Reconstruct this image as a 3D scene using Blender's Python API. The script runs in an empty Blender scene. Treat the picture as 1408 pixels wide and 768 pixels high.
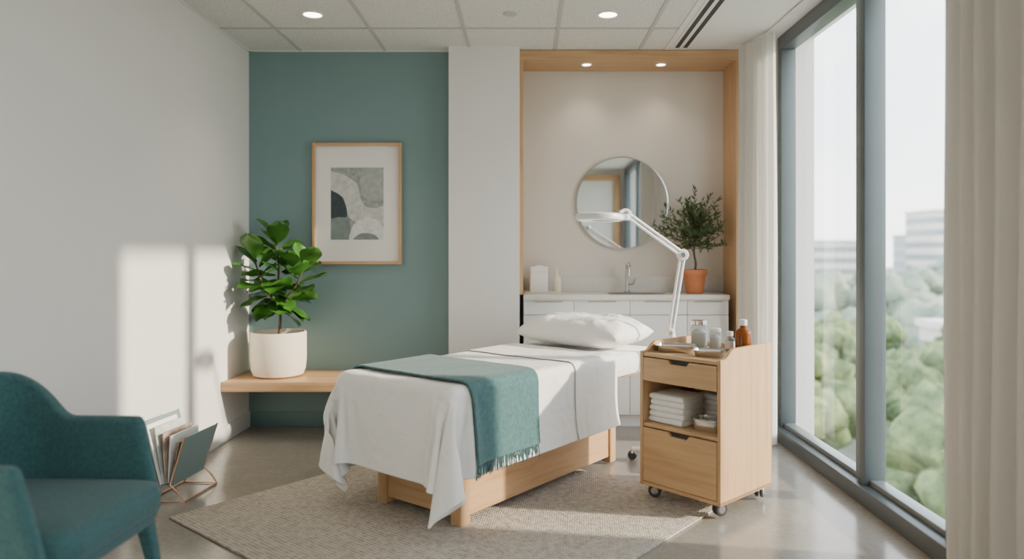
import bpy, bmesh, math, random
from mathutils import Vector, Matrix, Euler, noise
random.seed(7)
scene=bpy.context.scene
COL=scene.collection
R=math.radians

# ------------------------------------------------------------ materials
def nodes_mat(name):
    m=bpy.data.materials.new(name); m.use_nodes=True
    nt=m.node_tree
    b=nt.nodes['Principled BSDF']
    return m,nt,b
def ramp(nt,stops):
    r=nt.nodes.new('ShaderNodeValToRGB')
    e=r.color_ramp.elements
    e[0].position=stops[0][0]; e[0].color=(*stops[0][1],1)
    e[1].position=stops[-1][0]; e[1].color=(*stops[-1][1],1)
    for p,c in stops[1:-1]:
        x=e.new(p); x.color=(*c,1)
    return r
def mat(name,col,rough=.5,metal=0.,vary=.06,nscale=4.,bump=0.,bscale=200.,stretch=(1,1,1),spec=.5,sheen=0.,trans=0.,emis=None,coat=0.,bdist=.002,wr=None):
    m,nt,b=nodes_mat(name)
    tc=nt.nodes.new('ShaderNodeTexCoord'); mp=nt.nodes.new('ShaderNodeMapping')
    mp.inputs['Scale'].default_value=stretch
    nt.links.new(tc.outputs['Object'],mp.inputs['Vector'])
    n=nt.nodes.new('ShaderNodeTexNoise'); n.inputs['Scale'].default_value=nscale; n.inputs['Detail'].default_value=5
    nt.links.new(mp.outputs[0],n.inputs['Vector'])
    lo=tuple(c*(1-vary) for c in col); hi=tuple(min(1,c*(1+vary)) for c in col)
    r=ramp(nt,[(.3,lo),(.7,hi)])
    nt.links.new(n.outputs['Fac'],r.inputs['Fac']); nt.links.new(r.outputs['Color'],b.inputs['Base Color'])
    b.inputs['Roughness'].default_value=rough; b.inputs['Metallic'].default_value=metal
    b.inputs['Specular IOR Level'].default_value=spec
    if sheen: b.inputs['Sheen Weight'].default_value=sheen
    if coat: b.inputs['Coat Weight'].default_value=coat
    if trans: b.inputs['Transmission Weight'].default_value=trans
    if emis:
        b.inputs['Emission Color'].default_value=(*emis[0],1); b.inputs['Emission Strength'].default_value=emis[1]
    last=None
    if wr:
        n4=nt.nodes.new('ShaderNodeTexNoise'); n4.inputs['Scale'].default_value=wr[0]; n4.inputs['Detail'].default_value=2; n4.inputs['Distortion'].default_value=.8
        nt.links.new(tc.outputs['Object'],n4.inputs['Vector'])
        b4=nt.nodes.new('ShaderNodeBump'); b4.inputs['Strength'].default_value=wr[1]; b4.inputs['Distance'].default_value=wr[2]
        nt.links.new(n4.outputs['Fac'],b4.inputs['Height']); last=b4
        nt.links.new(b4.outputs[0],b.inputs['Normal'])
    if bump:
        n2=nt.nodes.new('ShaderNodeTexNoise'); n2.inputs['Scale'].default_value=bscale; n2.inputs['Detail'].default_value=3
        nt.links.new(mp.outputs[0],n2.inputs['Vector'])
        bp=nt.nodes.new('ShaderNodeBump'); bp.inputs['Strength'].default_value=bump; bp.inputs['Distance'].default_value=bdist
        nt.links.new(n2.outputs['Fac'],bp.inputs['Height'])
        if last: nt.links.new(last.outputs[0],bp.inputs['Normal'])
        nt.links.new(bp.outputs[0],b.inputs['Normal'])
    return m
def wood(name,axis,c1=(.66,.44,.25),c2=(.52,.32,.165),rough=.42):
    m,nt,b=nodes_mat(name)
    tc=nt.nodes.new('ShaderNodeTexCoord'); mp=nt.nodes.new('ShaderNodeMapping')
    s=[14,14,14]; s[axis]=.9
    mp.inputs['Scale'].default_value=s
    nt.links.new(tc.outputs['Object'],mp.inputs['Vector'])
    n=nt.nodes.new('ShaderNodeTexNoise'); n.inputs['Scale'].default_value=2.2; n.inputs['Detail'].default_value=8; n.inputs['Distortion'].default_value=.6
    nt.links.new(mp.outputs[0],n.inputs['Vector'])
    r=ramp(nt,[(.32,c2),(.5,tuple((a+d)/2*1.04 for a,d in zip(c1,c2))),(.68,c1)])
    nt.links.new(n.outputs['Fac'],r.inputs['Fac']); nt.links.new(r.outputs[0],b.inputs['Base Color'])
    b.inputs['Roughness'].default_value=rough
    bp=nt.nodes.new('ShaderNodeBump'); bp.inputs['Strength'].default_value=.12; bp.inputs['Distance'].default_value=.002
    nt.links.new(n.outputs['Fac'],bp.inputs['Height']); nt.links.new(bp.outputs[0],b.inputs['Normal'])
    return m
W1,W2=(.60,.385,.210),(.47,.285,.142)
WX=wood('oak_grain_x',0,W1,W2); WY=wood('oak_grain_y',1,W1,W2); WZ=wood('oak_grain_z',2,W1,W2)
M_wall=mat('paint_white',(.75,.74,.72),.75,vary=.015,nscale=1.2,bump=.08,bscale=260)
M_col=mat('paint_column',(.78,.77,.755),.75,vary=.01,bump=.05,bscale=260)
M_teal=mat('paint_teal',(.19,.295,.305),.7,vary=.03,nscale=1.5,bump=.08,bscale=260)
M_teal_d=mat('paint_teal_trim',(.11,.20,.21),.5,vary=.03)
M_beige=mat('paint_greige',(.69,.64,.585),.75,vary=.015,bump=.05,bscale=260)
M_base=mat('trim_white',(.78,.775,.76),.45,vary=.01)
M_grid=mat('ceiling_tee',(.50,.495,.48),.5,vary=.01)
M_frame=mat('window_aluminium',(.105,.128,.138),.38,metal=.3,vary=.04)
M_frame2=mat('window_bead',(.20,.235,.245),.35,metal=.4,vary=.04)
M_white=mat('lacquer_white',(.80,.80,.79),.3,vary=.01)
M_gap=mat('shadow_gap',(.05,.05,.05),.8)
M_gap2=mat('cabinet_carcass',(.38,.37,.36),.8)
M_black=mat('rubber_black',(.045,.047,.05),.5)
M_steel=mat('stainless',(.62,.61,.60),.22,metal=1,vary=.05,nscale=10)
M_chrome=mat('chrome',(.52,.52,.53),.1,metal=1,vary=.01)
M_copper=mat('copper_wire',(.70,.42,.27),.3,metal=1,vary=.03)
M_sheet=mat('cotton_white',(.87,.86,.84),.85,vary=.012,bump=.25,bscale=420,sheen=.1,bdist=.001,wr=(7,.6,.02))
M_pillow=mat('pillow_cotton',(.88,.87,.855),.85,vary=.012,bump=.15,bscale=300,sheen=.1,bdist=.001,wr=(9,.55,.02))
M_throw=mat('wool_teal',(.062,.145,.153),.95,vary=.2,nscale=55,bump=.6,bscale=300,sheen=.15)
M_chair=mat('chair_fabric_teal',(.029,.094,.103),.9,vary=.25,nscale=90,bump=.5,bscale=350,sheen=.12)
M_plastic=mat('lamp_white',(.84,.84,.85),.3,vary=.01)
M_cream=mat('ceramic_cream',(.78,.70,.57),.7,vary=.03,nscale=6,bump=.3,bscale=60)
M_terra=mat('terracotta',(.56,.20,.09),.75,vary=.1,nscale=12,bump=.2,bscale=80)
M_soil=mat('soil',(.04,.028,.02),.95,vary=.4,nscale=60,bump=1,bscale=90)
M_bark=mat('bark',(.13,.085,.055),.85,vary=.3,nscale=25,bump=.5,bscale=50)
M_leaf=mat('fig_leaf',(.042,.135,.018),.30,vary=.4,nscale=7,spec=.5,bump=.15,bscale=40)
M_olive=mat('olive_leaf',(.07,.12,.045),.55,vary=.35,nscale=12)
M_paper=mat('paper_white',(.82,.81,.79),.6,vary=.01)
M_towel=mat('towel_white',(.88,.87,.85),.95,vary=.02,bump=.8,bscale=350,sheen=.2)
M_rackteal=mat('rack_greyteal',(.20,.28,.275),.55,vary=.05)
M_rackgrey=mat('magazine_cover_grey',(.50,.53,.50),.45,vary=.25,nscale=14)
M_mag=mat('magazine_cover_brown',(.36,.27,.23),.4,vary=.7,nscale=9)

# concrete floor
m,nt,b=nodes_mat('polished_concrete'); M_floor=m
tc=nt.nodes.new('ShaderNodeTexCoord')
n=nt.nodes.new('ShaderNodeTexNoise'); n.inputs['Scale'].default_value=1.8; n.inputs['Detail'].default_value=9; n.inputs['Roughness'].default_value=.6
n3=nt.nodes.new('ShaderNodeTexNoise'); n3.inputs['Scale'].default_value=45; n3.inputs['Detail'].default_value=4
nt.links.new(tc.outputs['Object'],n.inputs['Vector']); nt.links.new(tc.outputs['Object'],n3.inputs['Vector'])
r=ramp(nt,[(.3,(.255,.235,.205)),(.52,(.30,.278,.245)),(.72,(.35,.325,.29))]); nt.links.new(n.outputs['Fac'],r.inputs['Fac'])
r2=ramp(nt,[(.35,(.80,.80,.80)),(.6,(1,1,1))]); nt.links.new(n3.outputs['Fac'],r2.inputs['Fac'])
mx=nt.nodes.new('ShaderNodeMix'); mx.data_type='RGBA'; mx.blend_type='MULTIPLY'; mx.inputs[0].default_value=.6
nt.links.new(r.outputs[0],mx.inputs[6]); nt.links.new(r2.outputs[0],mx.inputs[7]); nt.links.new(mx.outputs[2],b.inputs['Base Color'])
r3=ramp(nt,[(.3,(.13,.13,.13)),(.7,(.23,.23,.23))]); nt.links.new(n.outputs['Fac'],r3.inputs['Fac']); nt.links.new(r3.outputs[0],b.inputs['Roughness'])

# rug
m,nt,b=nodes_mat('woven_rug'); M_rug=m
tc=nt.nodes.new('ShaderNodeTexCoord')
hs=[]
for ax,sc in ((0,1),(1,1)):
    w=nt.nodes.new('ShaderNodeTexWave'); w.bands_direction='X' if ax==0 else 'Y'
    w.inputs['Scale'].default_value=24 if ax==0 else 17; w.inputs['Distortion'].default_value=1.8; w.inputs['Detail'].default_value=2; w.inputs['Detail Scale'].default_value=3
    nt.links.new(tc.outputs['Object'],w.inputs['Vector']); hs.append(w)
mu=nt.nodes.new('ShaderNodeMath'); mu.operation='MULTIPLY'
nt.links.new(hs[0].outputs['Fac'],mu.inputs[0]); nt.links.new(hs[1].outputs['Fac'],mu.inputs[1])
n=nt.nodes.new('ShaderNodeTexNoise'); n.inputs['Scale'].default_value=30; n.inputs['Detail'].default_value=5
nt.links.new(tc.outputs['Object'],n.inputs['Vector'])
ad=nt.nodes.new('ShaderNodeMath'); ad.operation='ADD'; nt.links.new(mu.outputs[0],ad.inputs[0]); nt.links.new(n.outputs['Fac'],ad.inputs[1])
r=ramp(nt,[(.35,(.27,.23,.19)),(.7,(.52,.465,.40)),(1.,(.72,.66,.58))]); nt.links.new(ad.outputs[0],r.inputs['Fac']); nt.links.new(r.outputs[0],b.inputs['Base Color'])
b.inputs['Roughness'].default_value=.95
bp=nt.nodes.new('ShaderNodeBump'); bp.inputs['Strength'].default_value=.9; bp.inputs['Distance'].default_value=.008
nt.links.new(ad.outputs[0],bp.inputs['Height']); nt.links.new(bp.outputs[0],b.inputs['Normal'])

# ceiling tile
m,nt,b=nodes_mat('acoustic_tile'); M_tile=m
tc=nt.nodes.new('ShaderNodeTexCoord')
n=nt.nodes.new('ShaderNodeTexNoise'); n.inputs['Scale'].default_value=95; n.inputs['Detail'].default_value=2
nt.links.new(tc.outputs['Object'],n.inputs['Vector'])
r=ramp(nt,[(.32,(.50,.49,.465)),(.45,(.71,.70,.675)),(.6,(.735,.725,.70))]); nt.links.new(n.outputs['Fac'],r.inputs['Fac']); nt.links.new(r.outputs[0],b.inputs['Base Color'])
b.inputs['Roughness'].default_value=.9
bp=nt.nodes.new('ShaderNodeBump'); bp.inputs['Strength'].default_value=.3; bp.inputs['Distance'].default_value=.002
nt.links.new(n.outputs['Fac'],bp.inputs['Height']); nt.links.new(bp.outputs[0],b.inputs['Normal'])

# terrazzo
m,nt,b=nodes_mat('terrazzo'); M_terr=m
tc=nt.nodes.new('ShaderNodeTexCoord'); v=nt.nodes.new('ShaderNodeTexVoronoi'); v.inputs['Scale'].default_value=75
nt.links.new(tc.outputs['Object'],v.inputs['Vector'])
r=ramp(nt,[(.0,(.42,.39,.35)),(.22,(.62,.59,.55)),(.3,(.70,.68,.64))]); nt.links.new(v.outputs['Distance'],r.inputs['Fac']); nt.links.new(r.outputs[0],b.inputs['Base Color'])
b.inputs['Roughness'].default_value=.25

# curtain fabric
def fabric(name,col,tr):
    m,nt,b=nodes_mat(name)
    out=nt.nodes['Material Output']
    tc=nt.nodes.new('ShaderNodeTexCoord'); n=nt.nodes.new('ShaderNodeTexNoise'); n.inputs['Scale'].default_value=250
    nt.links.new(tc.outputs['Object'],n.inputs['Vector'])
    r=ramp(nt,[(.3,tuple(c*.94 for c in col)),(.7,col)]); nt.links.new(n.outputs['Fac'],r.inputs['Fac'])
    nt.links.new(r.outputs[0],b.inputs['Base Color']); b.inputs['Roughness'].default_value=.95
    t=nt.nodes.new('ShaderNodeBsdfTranslucent'); nt.links.new(r.outputs[0],t.inputs['Color'])
    mx=nt.nodes.new('ShaderNodeMixShader'); mx.inputs[0].default_value=tr
    nt.links.new(b.outputs[0],mx.inputs[1]); nt.links.new(t.outputs[0],mx.inputs[2]); nt.links.new(mx.outputs[0],out.inputs['Surface'])
    return m
M_curt=fabric('curtain_linen',(.82,.80,.765),.35)

# window glass (thin, single sheet)
m,nt,b=nodes_mat('window_glass'); M_glass=m
out=nt.nodes['Material Output']
tr=nt.nodes.new('ShaderNodeBsdfTransparent'); tr.inputs[0].default_value=(.96,.985,.985,1)
gl=nt.nodes.new('ShaderNodeBsdfGlossy'); gl.inputs['Roughness'].default_value=.02
lw=nt.nodes.new('ShaderNodeLayerWeight'); lw.inputs['Blend'].default_value=.5
pw=nt.nodes.new('ShaderNodeMath'); pw.operation='POWER'; pw.inputs[1].default_value=4; nt.links.new(lw.outputs['Facing'],pw.inputs[0])
ma=nt.nodes.new('ShaderNodeMath'); ma.operation='MULTIPLY_ADD'; ma.inputs[1].default_value=.85; ma.inputs[2].default_value=.07; nt.links.new(pw.outputs[0],ma.inputs[0])
mx=nt.nodes.new('ShaderNodeMixShader'); nt.links.new(ma.outputs[0],mx.inputs[0]); nt.links.new(tr.outputs[0],mx.inputs[1]); nt.links.new(gl.outputs[0],mx.inputs[2]); nt.links.new(mx.outputs[0],out.inputs['Surface'])
def glassy(name,col,alpha):
    m,nt,b=nodes_mat(name)
    out=nt.nodes['Material Output']
    tr=nt.nodes.new('ShaderNodeBsdfTransparent'); tr.inputs[0].default_value=(*col,1)
    b.inputs['Base Color'].default_value=(*[c*.6 for c in col],1); b.inputs['Roughness'].default_value=.08
    mx=nt.nodes.new('ShaderNodeMixShader'); mx.inputs[0].default_value=alpha
    nt.links.new(tr.outputs[0],mx.inputs[1]); nt.links.new(b.outputs[0],mx.inputs[2]); nt.links.new(mx.outputs[0],out.inputs['Surface'])
    return m
M_jar=glassy('jar_glass',(.86,.89,.89),.28)
M_amber=glassy('amber_glass',(.50,.15,.02),.6)

# ------------------------------------------------------------ geometry helpers
def grp(name,loc=(0,0,0),rz=0):
    o=bpy.data.objects.new(name,None); o.empty_display_size=.1
    COL.objects.link(o); o.location=loc; o.rotation_euler=(0,0,rz); return o
def mk(name,verts,faces,mt,parent=None,loc=(0,0,0),rot=(0,0,0),smooth=False):
    me=bpy.data.meshes.new(name); me.from_pydata([tuple(v) for v in verts],[],faces); me.update()
    bm=bmesh.new(); bm.from_mesh(me); bmesh.ops.recalc_face_normals(bm,faces=bm.faces); bm.to_mesh(me); bm.free()
    if isinstance(mt,(list,tuple)):
        for q in mt: me.materials.append(q)
    else: me.materials.append(mt)
    if smooth:
        for p in me.polygons: p.use_smooth=True
    o=bpy.data.objects.new(name,me); COL.objects.link(o); o.location=loc; o.rotation_euler=rot
    if parent: o.parent=parent
    return o
def autosm(o,ang=35):
    me=o.data
    bm=bmesh.new(); bm.from_mesh(me)
    for f in bm.faces: f.smooth=True
    for e in bm.edges:
        if len(e.link_faces)==2 and e.calc_face_angle(0)>R(ang): e.smooth=False
    bm.to_mesh(me); bm.free()
def box(name,x0,x1,y0,y1,z0,z1,mt,parent=None,bevel=0.,rot=(0,0,0)):
    cx,cy,cz=(x0+x1)/2,(y0+y1)/2,(z0+z1)/2
    bm=bmesh.new(); bmesh.ops.create_cube(bm,size=1)
    bmesh.ops.scale(bm,vec=(x1-x0,y1-y0,z1-z0),verts=bm.verts)
    if bevel: bmesh.ops.bevel(bm,geom=bm.edges[:],offset=bevel,segments=3,affect='EDGES',profile=.5)
    me=bpy.data.meshes.new(name); bm.to_mesh(me); bm.free(); me.materials.append(mt)
    o=bpy.data.objects.new(name,me); COL.objects.link(o); o.location=(cx,cy,cz); o.rotation_euler=rot
    if parent: o.parent=parent
    if bevel: autosm(o,50)
    return o
def lathe(name,prof,mt,parent=None,loc=(0,0,0),rot=(0,0,0),seg=40,ang=40):
    vs=[];fs=[];rings=[]
    for r,z in prof:
        if r<1e-6:
            vs.append((0,0,z)); rings.append([len(vs)-1])
        else:
            s=len(vs)
            for i in range(seg):
                a=2*math.pi*i/seg; vs.append((r*math.cos(a),r*math.sin(a),z))
            rings.append(list(range(s,s+seg)))
    for a,b in zip(rings,rings[1:]):
        for i in range(seg):
            j=(i+1)%seg
            if len(a)==1 and len(b)==1: continue
            if len(a)==1: fs.append((a[0],b[i],b[j]))
            elif len(b)==1: fs.append((a[i],b[0],a[j]))
            else: fs.append((a[i],b[i],b[j],a[j]))
    o=mk(name,vs,fs,mt,parent,loc,rot); autosm(o,ang); return o
def cyl(name,r,h,mt,parent=None,loc=(0,0,0),rot=(0,0,0),bev=.001,seg=32,r2=None):
    r2=r if r2 is None else r2
    return lathe(name,[(0,0),(r-bev,0),(r,bev),(r2,h-bev),(r2-bev,h),(0,h)],mt,parent,loc,rot,seg)
def loft(name,rings,mt,parent=None,loc=(0,0,0),rot=(0,0,0),ang=40,cap=True,closed=True):
    n=len(rings[0]); vs=[p for r in rings for p in r]; fs=[]
    for k in range(len(rings)-1):
        for i in range(n if closed else n-1):
            j=(i+1)%n; fs.append((k*n+i,k*n+j,(k+1)*n+j,(k+1)*n+i))
    if cap:
        fs.append(tuple(range(n))[::-1]); fs.append(tuple(range((len(rings)-1)*n,len(rings)*n)))
    o=mk(name,vs,fs,mt,parent,loc,rot); autosm(o,ang); return o
def rr(w,d,r,z,k=6):
    pts=[]
    r=min(r,w/2-1e-4,d/2-1e-4)
    for cx,cy,a0 in ((w/2-r,d/2-r,0),(-w/2+r,d/2-r,90),(-w/2+r,-d/2+r,180),(w/2-r,-d/2+r,270)):
        for i in range(k+1):
            a=R(a0+90*i/k); pts.append((cx+r*math.cos(a),cy+r*math.sin(a),z))
    return pts
def rrloft(name,specs,mt,parent=None,loc=(0,0,0),rot=(0,0,0),ang=40):
    return loft(name,[rr(*s) for s in specs],mt,parent,loc,rot,ang)
def tube(name,pts,r,mt,parent=None,loc=(0,0,0),rot=(0,0,0),closed=False,radii=None,res=4):
    cu=bpy.data.curves.new(name,'CURVE'); cu.dimensions='3D'; cu.bevel_depth=r; cu.bevel_resolution=res; cu.use_fill_caps=True
    sp=cu.splines.new('POLY'); sp.points.add(len(pts)-1)
    for i,p in enumerate(pts):
        sp.points[i].co=(*p,1)
        if radii: sp.points[i].radius=radii[i]
    sp.use_cyclic_u=closed
    t=bpy.data.objects.new('tmp',cu); COL.objects.link(t)
    dg=bpy.context.evaluated_depsgraph_get()
    me=bpy.data.meshes.new_from_object(t.evaluated_get(dg)); bpy.data.objects.remove(t); bpy.data.curves.remove(cu)
    me.name=name; me.materials.clear(); me.materials.append(mt)
    for p in me.polygons: p.use_smooth=True
    o=bpy.data.objects.new(name,me); COL.objects.link(o); o.location=loc; o.rotation_euler=rot
    if parent: o.parent=parent
    autosm(o,50)
    return o
def catmull(P,k=8,closed=False):
    P=[Vector(p) for p in P]; n=len(P); out=[]
    rng=range(n) if closed else range(n-1)
    for i in rng:
        if closed: a,b,c,d=P[(i-1)%n],P[i],P[(i+1)%n],P[(i+2)%n]
        else: a,b,c,d=P[max(i-1,0)],P[i],P[i+1],P[min(i+2,n-1)]
        for j in range(k):
            t=j/k
            out.append(.5*((2*b)+(c-a)*t+(2*a-5*b+4*c-d)*t*t+(3*b-a-3*c+d)*t**3))
    if not closed: out.append(P[-1])
    return out
def prism(name,pts,axis,t0,t1,mt,parent=None,loc=(0,0,0),rot=(0,0,0),ang=30):
    def f(p,t):
        if axis=='x': return (t,p[0],p[1])
        if axis=='y': return (p[0],t,p[1])
        return (p[0],p[1],t)
    n=len(pts); vs=[f(p,t0) for p in pts]+[f(p,t1) for p in pts]
    fs=[tuple(range(n)),tuple(range(n,2*n))[::-1]]+[(i,(i+1)%n,n+(i+1)%n,n+i) for i in range(n)]
    o=mk(name,vs,fs,mt,parent,loc,rot); autosm(o,ang); return o
def ss(t): t=max(0,min(1,t)); return t*t*(3-2*t)

# ------------------------------------------------------------ room shell
XL,XR,YB,ZC=-2.0,1.70,5.24,2.70
YR=-1.8
box('floor',XL-.15,1.95,YR-.15,5.8,-.12,0,M_floor)
box('wall_left',XL-.15,XL,YR-.15,5.8,0,2.85,M_wall)
box('wall_back',XL,-.548,YB,YB+.15,0,2.85,M_teal)
box('wall_column',-.548,-.05,5.12,5.75,0,2.85,M_col)
box('wall_alcove',-.05,1.53,5.55,5.70,0,2.85,M_beige)
box('wall_alcove_pier',1.525,1.95,5.2,5.75,0,2.85,M_col)
box('wall_rear',XL,1.95,YR-.15,YR,0,2.85,M_wall)
box('wall_right',1.72,1.95,1.25,2.88,0,2.85,M_wall)
box('wall_right_end',1.72,1.95,4.93,5.2,0,2.85,M_wall)
box('wall_right_near',1.72,1.95,YR,-1.6,0,2.85,M_wall)
box('ceiling',XL,1.02,YR,YB+.5,ZC,ZC+.15,M_tile)
box('ceiling_bulkhead',1.02,1.95,YR,5.55,ZC,ZC+.15,M_col)
# ceiling grid
g=grp('trim_ceiling_grid')
xs=[-1.625,-1.015,-.405,.205,.81]
for i,x in enumerate(xs): box('main_runner_%d'%i,x-.012,x+.012,YR,5.12 if -.548<x<-.05 else YB,ZC-.005,ZC+.002,M_grid,g)
y=4.70;i=0
while y>YR:
    box('cross_tee_%d'%i,XL,1.0,y-.012,y+.012,ZC-.0045,ZC+.002,M_grid,g); y-=.61;i+=1
box('edge_angle_left',XL,XL+.02,YR,YB,ZC-.006,ZC+.002,M_base,g)
box('edge_angle_back',XL,-.548,YB-.02,YB,ZC-.006,ZC+.002,M_base,g)
box('edge_angle_right',.985,1.02,YR,5.19,ZC-.006,ZC+.002,M_base,g)
g=grp('slot_diffuser')
box('diffuser_frame',1.03,1.155,.6,5.16,ZC-.004,ZC+.002,M_base,g)
box('slot_1',1.048,1.078,.62,5.14,ZC-.0055,ZC+.001,M_gap,g)
box('slot_2',1.105,1.135,.62,5.14,ZC-.0055,ZC+.001,M_gap,g)
# baseboards
box('baseboard_left',XL,XL+.014,YR,YB,0,.105,M_base,bevel=.003)
box('baseboard_back',XL+.014,-.548,YB-.014,YB,0,.105,M_teal_d,bevel=.003)
box('baseboard_column',-.56,-.05,5.106,5.12,0,.105,M_base,bevel=.003)

# alcove wood lining
g=grp('trim_alcove')
box('header',-.05,1.525,5.20,5.55,2.63,2.695,WX,g)
box('jamb_left',-.05,-.024,5.20,5.55,.95,2.63,WZ,g)
box('jamb_right',1.50,1.525,5.20,5.55,0,2.63,WZ,g)

# recessed lights
def downlight(name,x,y,z,r,power):
    g=grp(name,(x,y,z))
    lathe('trim_ring',[(r,-.0),(r*.98,-.006),(r*.78,-.008),(r*.74,-.001)],M_base,g)
    lathe('lens',[(0,-.003),(r*.76,-.003)],mat('lamp_lens',(1,.95,.88),.5,emis=((1,.86,.68),14)),g)
    l=bpy.data.lights.new('bulb','SPOT'); l.energy=power; l.color=(1,.84,.66); l.spot_size=R(110); l.spot_blend=.8; l.shadow_soft_size=.05
    o=bpy.data.objects.new('bulb',l); COL.objects.link(o); o.location=(0,0,-.015); o.parent=g
downlight('recessed_ceiling_light',-1.30,4.42,ZC,.072,20)
downlight('recessed_ceiling_light',.495,4.42,ZC,.072,20)
downlight('recessed_ceiling_light',-1.30,2.0,ZC,.072,20)
downlight('recessed_ceiling_light',.495,2.0,ZC,.072,20)
downlight('recessed_alcove_light',.44,5.33,2.63,.042,7)
downlight('recessed_alcove_light',.985,5.33,2.63,.042,7)
lathe('fire_sprinkler_cover',[(0,-.012),(.03,-.012),(.042,-.006),(.045,0)],M_grid,loc=(-.10,4.41,ZC))

# windows
def window(name,y0,y1,mull,jw=.075):
    g=grp(name)
    box('sill_frame',1.66,1.80,y0,y1,0,.085,M_frame,g,bevel=.004)
    box('sill_step',1.72,1.79,y0,y1,.085,.112,M_frame2,g,bevel=.003)
    box('head_frame',1.70,1.80,y0,y1,2.61,2.70,M_frame,g,bevel=.004)
    for i,y in enumerate([y0,y1-jw]):
        box('jamb_%d'%i,1.70,1.80,y,y+jw,.08,2.62,M_frame,g,bevel=.004)
    for i,y in enumerate(mull):
        box('mullion_%d'%i,1.69,1.80,y,y+.055,.08,2.62,M_frame,g,bevel=.004)
        box('bead_%d'%i,1.700,1.79,y+.055,y+.115,.1,2.6,M_frame2,g,bevel=.002)
    X=1.782
    mk('glass',[(X,y0+.02,.1),(X,y1-.02,.1),(X,y1-.02,2.62),(X,y0+.02,2.62)],[(0,1,2,3)],M_glass,g)
window('window_1',2.88,4.93,[3.64])
window('window_2',-1.6,1.25,[-.2])

# door on rear wall
g=grp('door_1')
Y_=YR+.004
box('leaf',.72,1.53,Y_,Y_+.03,.01,2.5,M_base,g)
box('casing_l',.62,.72,Y_,Y_+.08,0,2.6,WZ,g,bevel=.004)
box('casing_r',1.53,1.64,Y_,Y_+.08,0,2.6,WZ,g,bevel=.004)
box('casing_t',.72,1.53,Y_,Y_+.08,2.5,2.6,WX,g,bevel=.004)
tube('handle',[(.80,Y_+.03,1.0),(.80,Y_+.07,1.0),(.92,Y_+.07,1.0)],.009,M_chrome,g)

# curtains
def curtain(name,P,amp,wl,seed,zt=2.68,zb=.012,flare=.0):
    path=catmull(P,40); L=[0]
    for a,b in zip(path,path[1:]): L.append(L[-1]+(b-a).length)
    tot=L[-1]; n=int(tot/.008); vs=[];fs=[]
    rows=22
    for k in range(rows+1):
        z=zt+(zb-zt)*k/rows
        for i in range(n+1):
            s=tot*i/n
            q=0
            while q<len(L)-2 and L[q+1]<s: q+=1
            t=(s-L[q])/(L[q+1]-L[q]); p=path[q].lerp(path[q+1],t); d=(path[q+1]-path[q]).normalized()
            nrm=Vector((-d.y,d.x,0))
            u=s/wl
            am=amp*(.8+.3*math.sin(u*1.3+seed))*(1+.30*k/rows)
            off=am*math.sin(2*math.pi*u+.5*math.sin(k/rows*3+seed+u*.3)*k/rows)+.18*am*math.sin(4*math.pi*u+1+k*.08)
            q2=p+nrm*off+d*.006*math.sin(k*.3+i*.1)
            vs.append((q2.x,q2.y,z))
    for k in range(rows):
        for i in range(n):
            a=k*(n+1)+i; fs.append((a,a+1,a+n+2,a+n+1))
    return mk(name,vs,fs,M_curt,smooth=True)
curtain('curtain',[(1.475,5.07,0),(1.53,4.93,0),(1.575,4.80,0),(1.60,4.68,0)],.024,.062,1)
curtain('curtain',[(1.595,2.78,0),(1.58,2.2,0),(1.57,1.75,0),(1.56,1.2,0)],.038,.105,4)
g=grp('curtain_track')
tube('rail',[(1.50,5.1,2.692),(1.58,4.75,2.692),(1.59,3.8,2.692),(1.58,1.1,2.692)],.007,M_base,g)

# ------------------------------------------------------------ rug
ru=Vector((.64,.768)); 
g=box('area_rug',0,1.93,0,1.85,0,.010,M_rug,bevel=.004)
ang=math.atan2(-.64,.768); A=Vector((-1.685,3.424))
xd=Vector((.768,-.64)); c=A+xd*.965+ru*.925
g.location=(c.x,c.y,.006); g.rotation_euler=(0,0,ang)

# ------------------------------------------------------------ bench
g=grp('wall_bench')
box('slab',XL+.001,-.60,4.75,YB-.002,.34,.405,WX,g,bevel=.004)
box('bracket',-1.30,-1.26,4.9,YB-.016,.22,.34,M_teal_d,g)
box('bracket_2',-.75,-.71,4.9,YB-.016,.22,.34,M_teal_d,g)

# ------------------------------------------------------------ framed art
g=grp('framed_artwork',(-1.216,YB-.002,1.601))
W,H=.64,.87; t=.022
box('frame_l',-W/2,-W/2+t,-.035,0,-H/2,H/2,WZ,g,bevel=.002)
box('frame_r',W/2-t,W/2,-.035,0,-H/2,H/2,WZ,g,bevel=.002)
box('frame_t',-W/2+t,W/2-t,-.035,0,H/2-t,H/2,WX,g,bevel=.002)
box('frame_b',-W/2+t,W/2-t,-.035,0,-H/2,-H/2+t,WX,g,bevel=.002)
box('mat_board',-W/2+t,W/2-t,-.014,0,-H/2+t,H/2-t,M_paper,g)
aw,ah=.378,.518
box('print',-aw/2,aw/2,-.0150,-.013,-ah/2,ah/2,mat('print_bg',(.30,.325,.315),.8,vary=.25,nscale=40),g)
def shape(nm,pts,col,dy,sm=True):
    P=[((p[0]-.5)*aw,(p[1]-.5)*ah,0) for p in pts]
    if sm: P=catmull(P,8,True)
    P=[(max(-aw/2,min(aw/2,p[0])),max(-ah/2,min(ah/2,p[1]))) for p in P]
    n=len(P); mk(nm,[(p[0],dy,p[1]) for p in P],[tuple(range(n))],mat('ink_'+nm,col,.85,vary=.16,nscale=35),g)
shape('pale_sweep',[(-.05,.58),(-.05,.92),(.10,.93),(.30,.88),(.50,.76),(.56,.58),(.66,.46),(.85,.44),(1.05,.46),(1.05,.24),(.75,.22),(.50,.24),(.32,.34),(.22,.60)],(.53,.55,.525),-.0156)
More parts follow.
